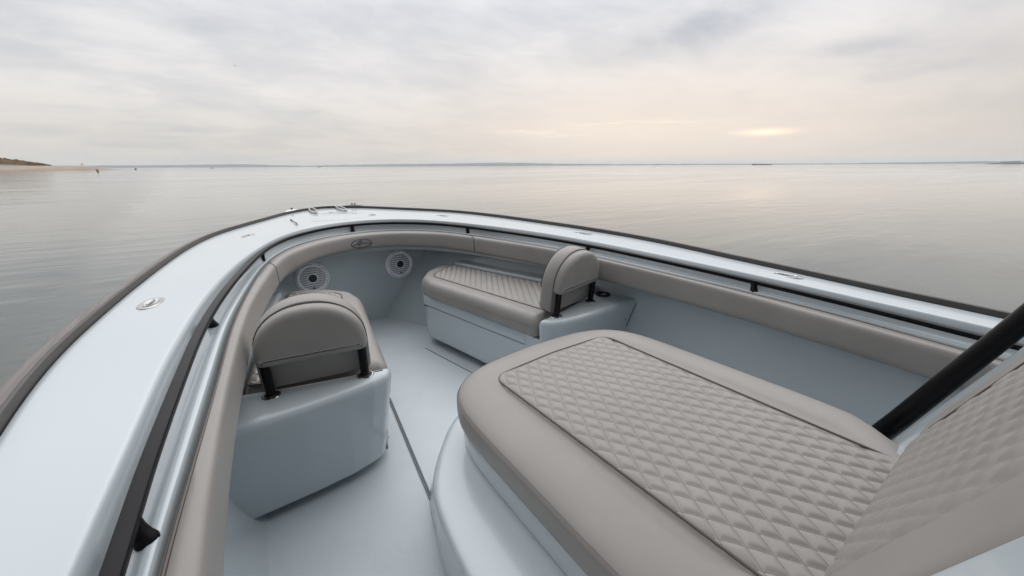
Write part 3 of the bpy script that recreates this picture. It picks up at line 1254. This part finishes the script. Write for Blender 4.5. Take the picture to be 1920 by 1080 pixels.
def offset_poly(pts, d):
    """mitred inward offset of a coarse counter-clockwise polygon"""
    N = len(pts)
    res = []
    for i in range(N):
        p0, p1, p2 = pts[i - 1], pts[i], pts[(i + 1) % N]
        a, b_ = (p1 - p0).normalized(), (p2 - p1).normalized()
        n0, n1 = Vector((-a.y, a.x)), Vector((-b_.y, b_.x))
        m_ = n0 + n1
        k = m_.dot(n0)
        res.append(p1 + m_ * (d / max(k, .35)))
    return res


def rslab(mbx, pts, rads, prof, s=1, put=None, cap_bottom=True):
    """rounded slab from a coarse outline; corner radii shrink with the inset so that nothing folds"""
    pts = [Vector(p) for p in pts]
    if sum(pts[i - 1].x * pts[i].y - pts[i].x * pts[i - 1].y for i in range(len(pts))) < 0:
        pts, rads = pts[::-1], list(rads)[::-1]
    rows = []
    for d, z in prof:
        Q = offset_poly(pts, d)
        rr = [max(r_ - d * .8, .004) for r_ in rads]
        ring = fillet(Q, rr, 7, keep=True)
        if put:
            rows.append([put(p.x, p.y, z) for p in ring])
        else:
            rows.append([Vector((p.x * s, p.y, z)) for p in ring])
    mbx.loft(rows, True, cap_bottom, True)


def quilt_grid(P, res, dxh, dyh, amp, ox=0.0, oy=0.0, edge=.02, zoff=0.0):
    """quilted panel over a y-monotone outline P (2D). Returns verts (x,y,z) and faces."""
    ymin, ymax = min(p.y for p in P), max(p.y for p in P)
    N = len(P)

    def span(y):
        xs = []
        for i in range(N):
            a, b_ = P[i], P[(i + 1) % N]
            if (a.y - y) * (b_.y - y) <= 0 and abs(a.y - b_.y) > 1e-9:
                xs.append(a.x + (b_.x - a.x) * (y - a.y) / (b_.y - a.y))
        return (min(xs), max(xs)) if xs else (0, 0)
    ny = max(8, int((ymax - ymin) / res))
    wmax = max(p.x for p in P) - min(p.x for p in P)
    nx = max(8, int(wmax / res))
    vs, fs, uvs = [], [], []
    for j in range(ny + 1):
        y = ymin + (ymax - ymin) * (j + (1e-3 if j == 0 else 0) - (1e-3 if j == ny else 0)) / ny
        x0, x1 = span(y)
        for i in range(nx + 1):
            x = x0 + (x1 - x0) * i / nx
            p, q = (x - ox) / dxh, (y - oy) / dyh
            a, b_ = (p + q) / 2, (p - q) / 2
            s = abs(sin(pi * a)) * abs(sin(pi * b_))
            g = min(abs(sin(pi * a)), abs(sin(pi * b_)))
            hgt = amp * (0.35 * s ** 0.5 + 0.65 * (1 - (1 - g) ** 2.2))
            uvs.append((a, b_))
            d = min(x - x0, x1 - x, y - ymin, ymax - y)
            e_ = min(1.0, max(0.0, d / edge))
            vs.append((x, y, zoff + hgt * (e_ ** .6) - (1 - e_) ** 2 * amp * .8))
    for j in range(ny):
        for i in range(nx):
            a = j * (nx + 1) + i
            fs.append((a, a + 1, a + nx + 2, a + nx + 1))
    return vs, fs, uvs


def mirror(P, s):
    return [Vector((p.x * s, p.y)) for p in P]


for s in (-1, 1):
    side = 'port' if s < 0 else 'starboard'
    # -------- moulded box
    def aft_y(z):                       # the aft face leans
        return 1.655 + (-.945 - z) * .22
    # closed outline at the level z, same vertex count at every level
    def outline(z):
        u = (-.945 - z) / .515           # 0 top .. 1 bottom
        ay = aft_y(z)
        xin = .470 + .050 * u
        pts = [(xin, 1.86), (xin + .002, ay + .10), (xin + .035, ay + .055), (xin + .11, ay + .030), (.71, ay + .012), (.886, ay), (1.02, ay), (1.32, ay),
               (1.42, 2.3), (1.25, 3.0), (1.05, 3.44), (.62, 3.44 - .03 * u), (.44, 3.36 - .05 * u), (.315, 3.24 - .05 * u), (bx(3.08) + .002, 3.08), (bx(2.5), 2.5), (bx(1.95), 1.95)]
        return [Vector(p) for p in pts]
    def outl(z):
        P = outline(z)
        P = fillet(P, [.0, .05, .06, .09, .12, .2, .2, 0, 0, 0, 0, .06, .08, .08, .05, 0, .0], 5, keep=True)
        return P
    mb = MB()
    rows = []
    for z, ins in ((-1.455, .012), (-1.462, .03), (-1.462, .0), ):
        pass
    lv = [(-1.464, .005), (-1.461, .0015), (-1.455, 0), (-1.445, 0), (-1.30, 0), (-1.14, 0), (-1.0905, 0)]
    for z, d in lv:
        P = ccw(mirror(outl(z), s))
        rows.append([Vector((p.x, p.y, z)) for p in inset(P, d)])
    mb.loft(rows, True, True, True)
    # raised aft block that carries the backrest
    def block(z):
        P = [p for p in outline(z)]
        P = P[:8]
        P = P + [Vector((1.40, 2.03)), Vector((1.10, 1.955)), Vector((.96, 1.915)), Vector((.63, 1.825))]
        P[0] = Vector((P[0].x, 1.795))
        return P
    RB = [.02, .05, .06, .09, .12, .2, .2, 0, 0, .02, 0, 0]
    rows = []
    for z, d in ((-1.0905, 0), (-1.02, 0), (-.99, 0), (-.972, .003), (-.958, .010), (-.949, .021), (-.945, .034), (-.944, .046)):
        P = block(z)
        if sum(P[i - 1].x * P[i].y - P[i].x * P[i - 1].y for i in range(len(P))) < 0:
            P = P[::-1]
            rb = RB[::-1]
        else:
            rb = RB
        Q = offset_poly(P, d)
        # the edge against the cushion keeps its place
        ring = fillet(Q, [max(x - d * .5, .004) for x in rb], 6, keep=True)
        rows.append([Vector((p.x * s, p.y, z)) for p in ring])
    mb.loft(rows, True, False, True)
    # outboard ledge behind the cushion
    led = [(1.36, 2.02), (1.105, 1.95), (1.025, 2.35), (.865, 2.92), (.755, 3.36), (.735, 3.43), (1.05, 3.43), (1.3, 2.9)]
    rows = []
    P = ccw(mirror(fillet([Vector(p) for p in led], [0, 0, 0, .05, .03, .03, 0, 0], 4), s))
    for z, d in ((-1.10, 0), (-.945, 0), (-.928, .005), (-.921, .014), (-.920, .022)):
        rows.append([Vector((p.x, p.y, z)) for p in inset(P, d)])
    mb.loft(rows, True, False, True)
    sb = mb.build('seat_box', M['gelcoat'], boat, sharp=40)
    sb['label'] = 'moulded seat box on the %s side of the bow' % side
    # recessed plinth
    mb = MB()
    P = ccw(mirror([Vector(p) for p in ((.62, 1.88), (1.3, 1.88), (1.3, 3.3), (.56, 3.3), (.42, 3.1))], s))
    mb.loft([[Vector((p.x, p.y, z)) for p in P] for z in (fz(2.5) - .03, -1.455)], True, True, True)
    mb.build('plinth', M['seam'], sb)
    # hinged front edge of the locker lid, with the dark gap under it
    mb = MB()
    for y0, y1 in ((1.945, 3.115),):
        ring = []
        for yy in [y0 + (y1 - y0) * k / 10 for k in range(11)]:
            x = bx(yy)
            ring.append([Vector((s * (x + .03), yy, -1.086)), Vector((s * (x - .0015), yy, -1.0865)), Vector((s * (x - .0028), yy, -1.091)), Vector((s * (x - .0030), yy, -1.163)), Vector((s * (x - .002), yy, -1.168)), Vector((s * (x + .03), yy, -1.168))])
        mb.loft(ring, True, True, True)
    mb.build('locker_lid', M['gelcoat'], sb)
    mb = MB()
    ring = [[Vector((s * (bx(yy) - .0015), yy, -1.169)), Vector((s * (bx(yy) - .0015), yy, -1.1755)), Vector((s * (bx(yy) + .01), yy, -1.1755))] for yy in (1.945, 2.5, 3.115)]
    mb.loft(ring)
    for yy in (1.937, 3.119):
        mb.box((s * (bx(yy) + .0044), yy, -1.137), (.010, .006, .080))
        mb.box((s * (bx(yy) + .0044), yy + (.012 if yy < 2 else -.012), -1.180), (.010, .026, .012))
    mb.build('lid_gap', M['seam'], sb)
    # seam where the moulding meets the hull side, and one screw
    mb = MB()
    pth = [(s * 1.262, 1.80, -.9425), (s * 1.272, 1.72, -.944), (s * 1.268, 1.672, -.953), (s * 1.255, 1.662, -.985), (s * 1.235, 1.678, -1.06), (s * 1.215, 1.697, -1.15)]
    mb.tube(pth, .003, 6)
    mb.build('joint_seam', M['seam'], sb)
    mb = MB()
    mb.lathe((s * 1.175, 1.681, -1.085), [(.006, -.002), (.006, .002), (.003, .003)], 10, Vector((0, -1, 0)))
    mb.build('screw', M['steel'], sb)
    # sockets for the backrest posts
    for px, py in ((.598, 1.767), (.977, 1.838)):
        mb = MB()
        mb.lathe((s * px, py, -.944), [(.037, -.004), (.038, .001), (.036, .004), (.030, .005), (.027, .004), (.026, -.001)], 32)
        so_ = mb.build('post_socket', M['steel'], sb)
        mb = MB()
        mb.lathe((s * px, py, -.944), [(.0265, -.002), (.0265, .0035), (.024, .006), (.018, .006)], 24)
        mb.build('bushing', M['dark'], so_)
    # cup holder outboard on the aft block
    mb = MB()
    mb.lathe((s * 1.150, 1.875, -.944), [(.052, -.004), (.054, .003), (.050, .010), (.044, .011), (.040, .004), (.039, -.002)], 36)
    ch = mb.build('cup_holder', M['black'], sb)
    mb = MB()
    mb.tube([(s * 1.112, 1.875, -.934), (s * 1.15, 1.875, -.926), (s * 1.188, 1.875, -.934)], [.006, .008, .006], 10)
    mb.build('rim_clip', M['dark'], ch)

    # -------- cushion
    base = Vector((s * .75, 2.6, -1.088))
    ct = thing('bow_cushion', base, 'taupe quilted seat cushion on the port bow seat, mostly hidden by its backrest' if s < 0 else 'taupe quilted seat cushion on the starboard bow seat, its top in full view', 'seat cushion', 'cushions on the two bow seats')
    cpl = [(bx(1.83) - .030, 1.815), (.63, 1.838), (.96, 1.925), (1.085, 1.96), (1.010, 2.35), (.85, 2.92), (.742, 3.36), (.735, 3.475), (.60, 3.475), (.42, 3.36), (.290, 3.18), (bx(3.0) - .028, 2.98), (bx(2.4) - .030, 2.4)]
    mb = MB()
    prof = [(.030, -1.087), (.012, -1.083), (.003, -1.072), (0, -1.055), (0, -1.025), (.002, -1.000), (.007, -.980), (.015, -.964), (.027, -.951), (.042, -.943), (.060, -.939), (.080, -.9385)]
    rslab(mb, cpl, [.05, .1, .05, .04, .3, .3, .06, .04, .12, .14, .14, .3, .3], prof, s)
    mb.build('cushion_body', M['vinyl'], ct, base)
    qp = [(.603, 1.86), (.97, 1.948), (1.055, 1.985), (.985, 2.35), (.828, 2.90), (.722, 3.30), (.685, 3.352), (.41, 3.165), (.385, 3.09)]
    P = fillet([Vector(p) for p in qp], [.01, .02, .02, .1, .1, .03, .03, .035, .05], 5)
    vs, fs, uvs = quilt_grid(ccw(P), .006, .026, .043, .0085, .6, 1.9, .015, -.9372)
    mb = MB()
    mb.add([(s * a, b_, c_) for a, b_, c_ in vs], fs)
    mb.build('quilted_panel', M['quilt'], ct, base, sharp=60, uvs=uvs)
    mb = MB()
    mb.tube([Vector((s * p.x, p.y, -.9372)) for p in densify(P, .02)], .0042, 6, closed=True)
    mb.build('piping', M['piping'], ct, base)
    mb = MB()
    Pst = inset(ccw(mirror(densify(fillet([Vector(p) for p in cpl], [.018, .1, .0, .02, .1, .1, .03, .02, .10, .12, .12, .1, 0], 7), .03), s)), -.0006)
    Pst = [p for p in Pst if abs(p.x) < .52 or p.y > 3.1]
    if s > 0:
        Pst = sorted(Pst, key=lambda p: atan2(p.x - .9, p.y - 2.3))
    else:
        Pst = sorted(Pst, key=lambda p: atan2(-p.x - .9, p.y - 2.3))
    mb.tube([Vector((p.x, p.y, -1.008)) for p in Pst], .0012, 4)
    mb.build('stitching', M['stitch'], ct, base)

    # -------- backrest with two posts
    c0 = Vector((.7875, 1.8025, -.944))
    base = Vector((s * c0.x, c0.y, c0.z))
    bt = thing('seat_backrest', base, 'rounded taupe backrest on black posts, port bow seat, seen from behind' if s < 0 else 'rounded taupe backrest on black posts, starboard bow seat, seen half edge on', 'backrest', 'backrests of the two bow seats')
    axx = Vector((.983, .184, 0))
    lean = radians(7)
    nrm = Vector((-.184 * cos(lean), .983 * cos(lean), sin(lean) * 1.0)).normalized()
    upv = axx.cross(nrm)
    if upv.z < 0:
        upv = -upv

    def L(a, h_, n_):
        p = c0 + axx * a + upv * h_ + nrm * n_
        return Vector((s * p.x, p.y, p.z))

    def dshape(hw, h0, hs, ht, n=26, r0=.03):
        """outline: flat bottom at h0, straight sides to hs, elliptical top at ht"""
        pts = []
        for k in range(5):
            u = k / 4 * pi / 2
            pts.append((hw - r0 + r0 * sin(u), h0 + r0 - r0 * cos(u)))
        for k in range(n + 1):
            a = pi * k / n
            ex = .92
            pts.append((hw * math.copysign(abs(cos(a)) ** ex, cos(a)), hs + (ht - hs) * abs(sin(a)) ** ex))
        for k in range(5):
            u = k / 4 * pi / 2
            pts.append((-hw + r0 - r0 * cos(u + pi / 2) * 0 - r0 * sin(pi / 2 - u) + 0, h0 + r0 - r0 * cos(pi / 2 - u)))
        return [Vector(p) for p in pts]

    def dslab(mbx, hw, h0, hs, ht, prof):
        P = ccw(dshape(hw, h0, hs, ht))
        mbx.loft([[L(p.x, p.y, n_) for p in inset(P, d)] for d, n_ in prof], True, True, True)
    mb = MB()
    dslab(mb, .227, .012, .165, .405, [(.010, .030), (.003, .033), (0, .040), (0, .100), (.003, .114), (.010, .125), (.022, .133), (.045, .137)])
    mb.build('pad', M['vinyl'], bt, base)
    mb = MB()
    dslab(mb, .220, .150, .190, .395, [(.040, -.031), (.022, -.030), (.010, -.024), (.003, -.014), (0, 0), (0, .026), (.004, .0285)])
    mb.build('back_pocket', M['vinyl'], bt, base)
    mb = MB()
    P = [p for p in ccw(dshape(.222, .150, .190, .398)) if p.y > .185]
    P = sorted(P, key=lambda p: atan2(p.y - .1, p.x))
    mb.tube([L(p.x, p.y, .0292) for p in P], .0024, 6)
    P = [p for p in ccw(dshape(.217, .020, .165, .395)) if p.y > .05]
    P = sorted(P, key=lambda p: atan2(p.y - .1, p.x))
    mb.tube([L(p.x, p.y, .1285) for p in P], .0030, 6)
    mb.build('piping', M['piping'], bt, base)
    mb = MB()
    mb.tube([L(-.204 + .408 * k / 10, .192, -.0302) for k in range(11)], .0016, 5)
    mb.build('stitching', M['thread'], bt, base)
    for q in (-.1925, .1925):
        mb = MB()
        pth = [L(q, -.012, 0.0), L(q, .02, 0), L(q, .08, -.001), L(q, .15, .001), L(q, .22, .004)]
        mb.tube(pth, .0190, 18)
        mb.build('post', M['black'], bt, base)

# ------------------------------------------------------------------ console with the forward lounge
mb = MB()
cr = [(0, 1.365), (.25, 1.345), (.40, 1.265), (.50, 1.165), (.58, 1.065), (.632, .97), (.660, .85), (.682, .67), (.70, .3), (.71, -.3), (.71, -1.3)]
A = catmull([Vector(p) for p in cr], 6)
full = [Vector((-p.x, p.y)) for p in reversed(A)] + A[1:]
P = ccw(full)
fl_ = [(0, 1.72), (.24, 1.68), (.385, 1.585), (.470, 1.45), (.526, 1.25), (.568, 1.08), (.606, .8), (.632, .4), (.65, -.3), (.66, -.8), (.66, -1.3)]
Af = resample(catmull([Vector(p) for p in fl_], 6), len(A))
A = resample(A, len(A))
P = ccw([Vector((-p.x, p.y)) for p in reversed(A)] + A[1:])
PF = ccw([Vector((-p.x, p.y)) for p in reversed(Af)] + Af[1:])
rows = []
for u, d, z in ((0, 0, -1.545), (.02, 0, -1.52), (.2, 0, -1.42), (.45, 0, -1.29), (.7, 0, -1.15), (.9, 0, -1.04), (.955, 0, -1.008), (.98, .003, -.994), (1.0, .008, -.985), (1.0, .016, -.979), (1.0, .028, -.9755), (1.0, .05, -.974), (1.0, .16, -.972)):
    ring = [f_.lerp(t_, u) for f_, t_ in zip(PF, P)]
    rows.append([Vector((p.x, p.y, z)) for p in inset(ring, d)])
mb.loft(rows, True, True, True)
# upstand that locates the lounge cushion
lp = [(0, 1.278), (.20, 1.265), (.33, 1.232), (.415, 1.172), (.464, 1.09), (.490, .95), (.502, .6), (.506, .30), (.482, .215), (.440, .15), (.412, .08), (.405, -.15)]
LA = catmull([Vector(p) for p in lp], 7)
LP = ccw([Vector((-p.x, p.y)) for p in reversed(LA)] + LA[1:])
up_ = [Vector((p.x * .972, p.y - .014)) for p in LP]
rows = []
for d, z in ((.012, -.99), (.012, -.973), (.004, -.969), (.0, -.958), (0, -.886), (.005, -.877), (.016, -.8745)):
    rows.append([Vector((p.x, p.y, z)) for p in inset(ccw(up_), d)])
mb.loft(rows, True, False, True)
console = mb.build('console_base', M['gelcoat'], boat, sharp=45)
# upright part of the console behind the backrest
RC = .438
mb = MB()
uw = Vector((0, -RC, 1)).normalized()
un = Vector((0, 1, RC)).normalized()
org = Vector((0, .093, -.765))


def BK(a, h_, n_):
    return org + Vector((a, 0, 0)) + uw * h_ + un * n_


def BKP(a, h_, n_):
    # the pad stands proud of the console and tucks in where it meets the seat
    w_ = min(1.0, max(0.0, (.335 - abs(a)) / .045))
    return BK(a, h_, n_ + .037 - .037 * w_ * min(1.0, max(0.0, 1 - h_ / .10)) ** 2)


def rrect(hw, h0, h1, r, n=7):
    return ccw(fillet([Vector((-hw, h0)), Vector((hw, h0)), Vector((hw, h1)), Vector((-hw, h1))], r, n))


P = densify(rrect(.592, -.14, 1.15, .08), .03)
mb.loft([[BKP(p.x, p.y, n_) for p in inset(P, d)] for d, n_ in ((.0, -.75), (.0, -.052), (.003, -.034), (.010, -.020), (.022, -.010), (.036, -.006), (.06, -.004))], True, True, False)
# its face, as a strip mesh so that it can follow the tuck above the seat
gr = []
for k in range(25):
    hh = -.08 + (1.09 + .08) * (k / 24) ** 1.6
    gr.append([BKP(a_ * .533, hh, -.004) for a_ in (-1, -.8, -.63, -.58, -.535, -.3, 0, .3, .535, .58, .63, .8, 1)])
mb.loft(gr)
mb.build('console_front', M['gelcoat'], boat, sharp=45)

# hardtop support leg, starboard, and its twin to port
for s in (1,):
    mb = MB()
    pth = [(s * .605, .235, -1.0), (s * .603, .20, -.90), (s * .600, .158, -.80), (s * .597, .085, -.62), (s * .594, .008, -.43), (s * .590, -.10, -.16), (s * .585, -.26, .22), (s * .58, -.46, .66), (s * .577, -.60, .95)]
    pp = catmull([Vector(p) for p in pth], 6)
    pp = [p + Vector((0, 0.004, .020)) for p in pp]
    mb.tube(pp, [.0315 - .0065 * min(1.0, k / (len(pp) * .55)) for k in range(len(pp))], 24)
    leg = mb.build('hardtop_leg', M['black'], boat)
    mb = MB()
    mb.lathe((s * .605, .235, -.973), [(.052, -.004), (.052, .004), (.045, .009), (.028, .010)], 28)
    mb.build('leg_foot', M['black'], leg)

# console superstructure and hardtop above and behind the lounge
mb = MB()
rows = []
for z, y0, hw in ((-.2, -.24, .53), (.1, -.37, .52), (.35, -.48, .50), (.62, -.75, .46), (.66, -.86, .42)):
    rows.append([Vector((x, y, z)) for x, y in ((-hw, y0), (hw, y0), (hw, -1.25), (-hw, -1.25))])
mb.loft(rows, True, True, True)
mb.build('console_top', M['gelcoat'], boat)
mb = MB()
P = ccw(densify(fillet([Vector(p) for p in ((-1.3, -3.4), (1.3, -3.4), (1.25, .05), (.85, .38), (-.85, .38), (-1.25, .05))], .25, 6), .1))
slab(mb, P, [(.05, .93), (.01, .935), (0, .95), (0, .99), (.02, 1.01), (.3, 1.04)])
mb.build('hardtop', M['gelcoat'], boat)

# lounge cushion
base = Vector((0, .6, -.874))
lt = thing('lounge_cushion', base, 'large taupe lounge cushion with a quilted diamond top on the console base', 'lounge cushion')
mb = MB()
prof = [(.024, -.874), (.008, -.871), (.001, -.863), (-.001, -.845), (-.001, -.812), (.001, -.798), (.005, -.789), (.012, -.782), (.026, -.773), (.048, -.765), (.078, -.759), (.11, -.7568), (.138, -.7578), (.158, -.762), (.172, -.768)]
LD = densify(LP, .03)
rows = []
for d, z in prof:
    Q = inset(LD, d)
    ring = []
    for p, q in zip(LD, Q):
        # towards the narrow tail the border runs straight aft
        k_ = min(1.0, max(0.0, (p.y - .38) / .25))
        st_x = Vector((p.x - math.copysign(min(d, abs(p.x)), p.x), p.y))
        m_ = st_x.lerp(q, k_)
        ring.append(Vector((m_.x, m_.y, z)))
    rows.append(ring)
mb.loft(rows, True, True, True)
mb.build('cushion_body', M['vinyl'], lt, base)
qp = [(-.302, .075), (.302, .075), (.300, 1.113), (0, 1.130), (-.300, 1.113)]
P = ccw(densify(fillet([Vector(p) for p in qp], [.01, .01, .065, .0, .065], 8), .05))
vs, fs, uvs = quilt_grid(P, .0034, .026, .043, .0076, -.286, 1.048, .030, -.7630)
mb = MB()
mb.add(vs, fs)
mb.build('quilted_panel', M['quilt'], lt, base, sharp=60, uvs=uvs)
mb = MB()
mb.tube([Vector((p.x, p.y, -.7605)) for p in densify(P, .02)], .0034, 8, closed=True)
mb.build('piping', M['piping'], lt, base)
mb = MB()
for z, d in ((-.7945, .0012), (-.7845, .0072)):
    Q = inset(densify(LP, .03), d)
    Q = [p for p in Q if p.y > -.1]
    Q = sorted(Q, key=lambda p: atan2(p.x, p.y - .3))
    mb.tube([Vector((p.x, p.y, z)) for p in Q], .0011, 4)
mb.build('stitching', M['stitch'], lt, base)

# lounge backrest
base = BK(0, 0, -.05)
kt = thing('lounge_back_cushion', base, 'taupe reclined cushion with faint quilting, leaning on the console behind the lounge cushion', 'back cushion')
mb = MB()
rslab(mb, [(-.290, .004), (.290, .004), (.290, .055), (.425, .060), (.425, .74), (-.425, .74), (-.425, .060), (-.290, .055)], [.03, .03, .01, .09, .08, .08, .09, .01],
      [(.006, -.069), (.002, -.062), (0, -.050), (0, -.028), (.003, -.014), (.009, -.005), (.017, .000), (.026, .0025)], 1, BKP)
mb.build('pad', M['vinyl'], kt, base)
qb = ccw(densify(fillet([Vector(p) for p in ((-.288, .008), (.288, .008), (.288, .66), (-.288, .66))], [.01, .01, .06, .06], 6), .05))
vs, fs, uvs = quilt_grid(qb, .0065, .026, .043, .0072, 0, 0.02, .03, .0035)
mb = MB()
mb.add([BKP(a, b_, c_) for a, b_, c_ in vs], fs)
mb.build('quilted_panel', M['quilt_soft'], kt, base, sharp=60)
mb = MB()
Q = [p for p in densify(qb, .02)]
mb.tube([BKP(p.x, p.y, .0045) for p in Q if p.x > .2 and p.y > .115], .0030, 6)
mb.build('piping', M['piping'], kt, base)

# ------------------------------------------------------------------ sea haze
mb = MB()
mb.box((0, 0, 44), (33000, 33000, 92))
hz = mb.build('haze', None)
hm = bpy.data.materials.new('haze')
hm.use_nodes = True
ht = NT(hm.node_tree)
ho_ = ht.n('ShaderNodeOutputMaterial')
pv = ht.n('ShaderNodeVolumePrincipled')
pv.inputs['Color'].default_value = (0.94, 0.97, 1.0, 1)
pv.inputs['Density'].default_value = 0.00009
ht.l(pv.outputs[0], ho_.inputs['Volume'])
hz.data.materials.append(hm)
tag(hz, 'thin pale haze over the water', 'haze', kind='stuff')
